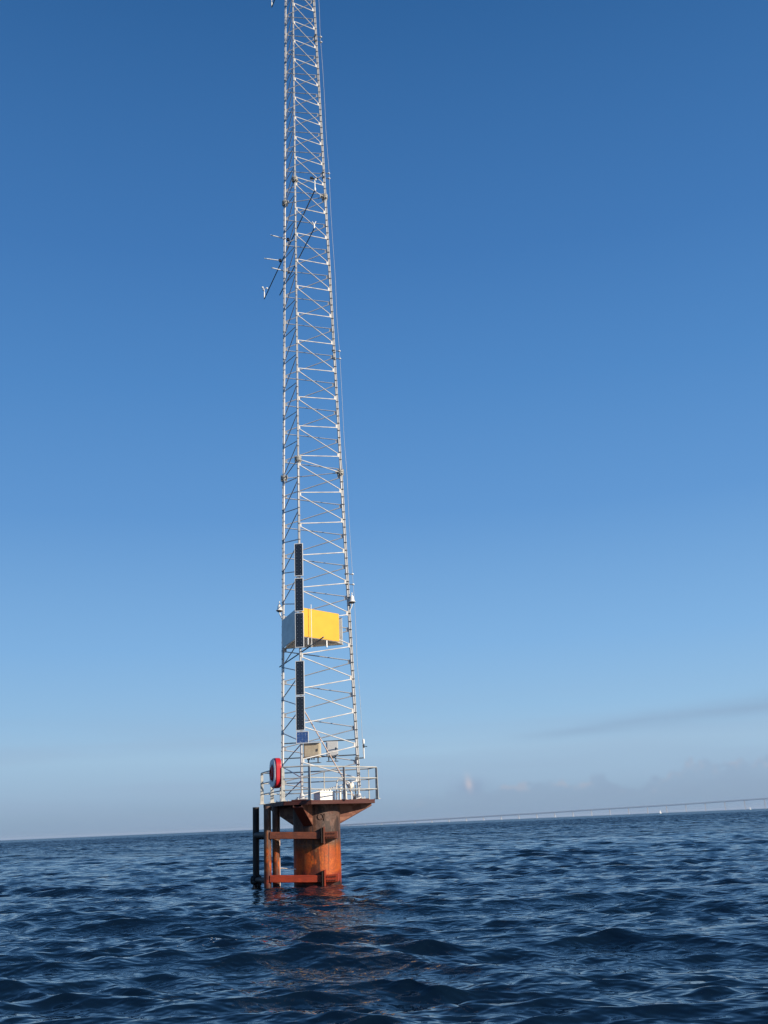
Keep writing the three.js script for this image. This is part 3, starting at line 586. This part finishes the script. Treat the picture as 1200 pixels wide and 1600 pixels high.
{
  const p = V(-1.55, DECK, -29.3);
  const t = thing('hose', 'pale looped hose standing up from the deck near the mast', 'hose', p);
  const loop = (x, w, h, z) => new THREE.TubeGeometry(new THREE.CatmullRomCurve3([V(x - w, 0, z), V(x - w, h * 0.6, z), V(x - w * 0.6, h, z + 0.03), V(x + w * 0.5, h * 0.96, z + 0.05), V(x + w, h * 0.5, z + 0.03), V(x + w * 1.1, 0, z + 0.06)]), 40, 0.016, 8);
  add('hose_loop', loop(0.05, 0.13, 0.55, 0), M.cream, t); add('hose_loop', loop(0.22, 0.1, 0.48, -0.15), M.cream, t);
  add('valve', merged([gBar(V(0.02, 0, 0.1), V(0.02, 0.3, 0.1), 0.03, 12), gBox(V(0.02, 0.3, 0.1), 0.12, 0.07, 0.08, 0, 0.015)]), M.cream, t);
}
{
  const p = V(-1.12, DECK, -29.75);
  const t = thing('floodlight', 'small pale floodlight beside the foot of the right leg', 'floodlight', p);
  const g = new THREE.LatheGeometry([[0, 0], [0.06, 0.01], [0.1, 0.06], [0.11, 0.13], [0.0, 0.13]].map(q => new THREE.Vector2(...q)), 20); g.rotateX(1.2); g.rotateY(-1.2); g.translate(-0.06, 0.36, 0);
  add('lamp_head', g, M.cream, t); add('stand', gBar(V(0, 0, 0), V(0, 0.4, 0), 0.018), M.galvDark, t);
}
{
  const p = leg('right', 3.6), q = V(p.x + 0.21, 3.62, p.z + 0.06);
  const t = thing('weather_sensor', 'small upright white sensor on an arm beside the right leg above the railing', 'sensor', p);
  addW('arm', merged([gBar(p, V(q.x, 3.6, q.z), 0.016), gBox(p, 0.11, 0.07, 0.11)]), M.galvDark, t);
  addW('stem', gBar(q.clone().setY(3.58), q.clone().setY(3.9), 0.018), M.white, t);
  addW('cross_arm', merged([gBar(V(q.x, 3.93, q.z), V(q.x + 0.1, 3.91, q.z + 0.03), 0.011), gBar(q.clone().setY(3.88), q.clone().setY(3.98), 0.024)]), M.dark, t);
  addW('head', (() => { const g = new THREE.CapsuleGeometry(0.032, 0.09, 6, 14); g.translate(q.x, 4.06, q.z); return g; })(), M.white, t);
}

// ------------------------------------------------------------------ lifebuoy in its housing on the left railing
{
  const nD = A0 - 60, n = V(Math.sin(nD * RAD), 0, Math.cos(nD * RAD)), tg = V(Math.cos(nD * RAD), 0, -Math.sin(nD * RAD));
  const d = 1.755 * 0.5 + 0.365 * Math.sin(60 * RAD), c = V(AXIS.x, 3.19, AXIS.z).addScaledVector(n, d + 0.12).addScaledVector(tg, 0.95);
  const t = thing('lifebuoy_box', 'red and white lifebuoy housing hung on the left railing', 'lifebuoy', c);
  const face = nD * RAD, oct = (w, h, k) => { const s = new THREE.Shape(); s.moveTo(-w + k, -h); s.lineTo(w - k, -h); s.quadraticCurveTo(w, -h, w, -h + k); s.lineTo(w, h - k); s.quadraticCurveTo(w, h, w - k, h); s.lineTo(-w + k, h); s.quadraticCurveTo(-w, h, -w, h - k); s.lineTo(-w, -h + k); s.quadraticCurveTo(-w, -h, -w + k, -h); return s; };
  const ex = (s, depth, z, bv) => { const g = new THREE.ExtrudeGeometry(s, { depth, bevelEnabled: true, bevelSize: bv, bevelThickness: bv, bevelSegments: 3, curveSegments: 10 }); g.translate(0, 0, z); g.rotateY(face); return g; };
  const hole = (s, r, ry) => { const h = new THREE.Path(); h.absellipse(0, 0, r, ry, 0, 2 * Math.PI); s.holes.push(h); return s; };
  add('housing', ex(oct(0.34, 0.375, 0.25), 0.11, -0.075, 0.02), M.red, t);
  add('front_cover', ex(hole(oct(0.315, 0.35, 0.25), 0.205, 0.245), 0.02, 0.058, 0.012), M.buoyWhite, t);
  const ring = new THREE.TorusGeometry(0.135, 0.062, 12, 32); ring.translate(0, 0, 0.075); ring.rotateY(face); add('lifebuoy_ring', ring, M.orange, t);
  add('hub', (() => { const g = new THREE.CylinderGeometry(0.07, 0.08, 0.03, 20); g.rotateX(Math.PI / 2); g.translate(0, 0, 0.07); g.rotateY(face); return g; })(), M.red, t);
  add('hook', merged([gBox(V(-0.2, 0.1, -0.11), 0.03, 0.3, 0.03), gBox(V(0.2, 0.1, -0.11), 0.03, 0.3, 0.03)]).rotateY(face), M.galvDark, t);
}

renderer.render(scene, camera);
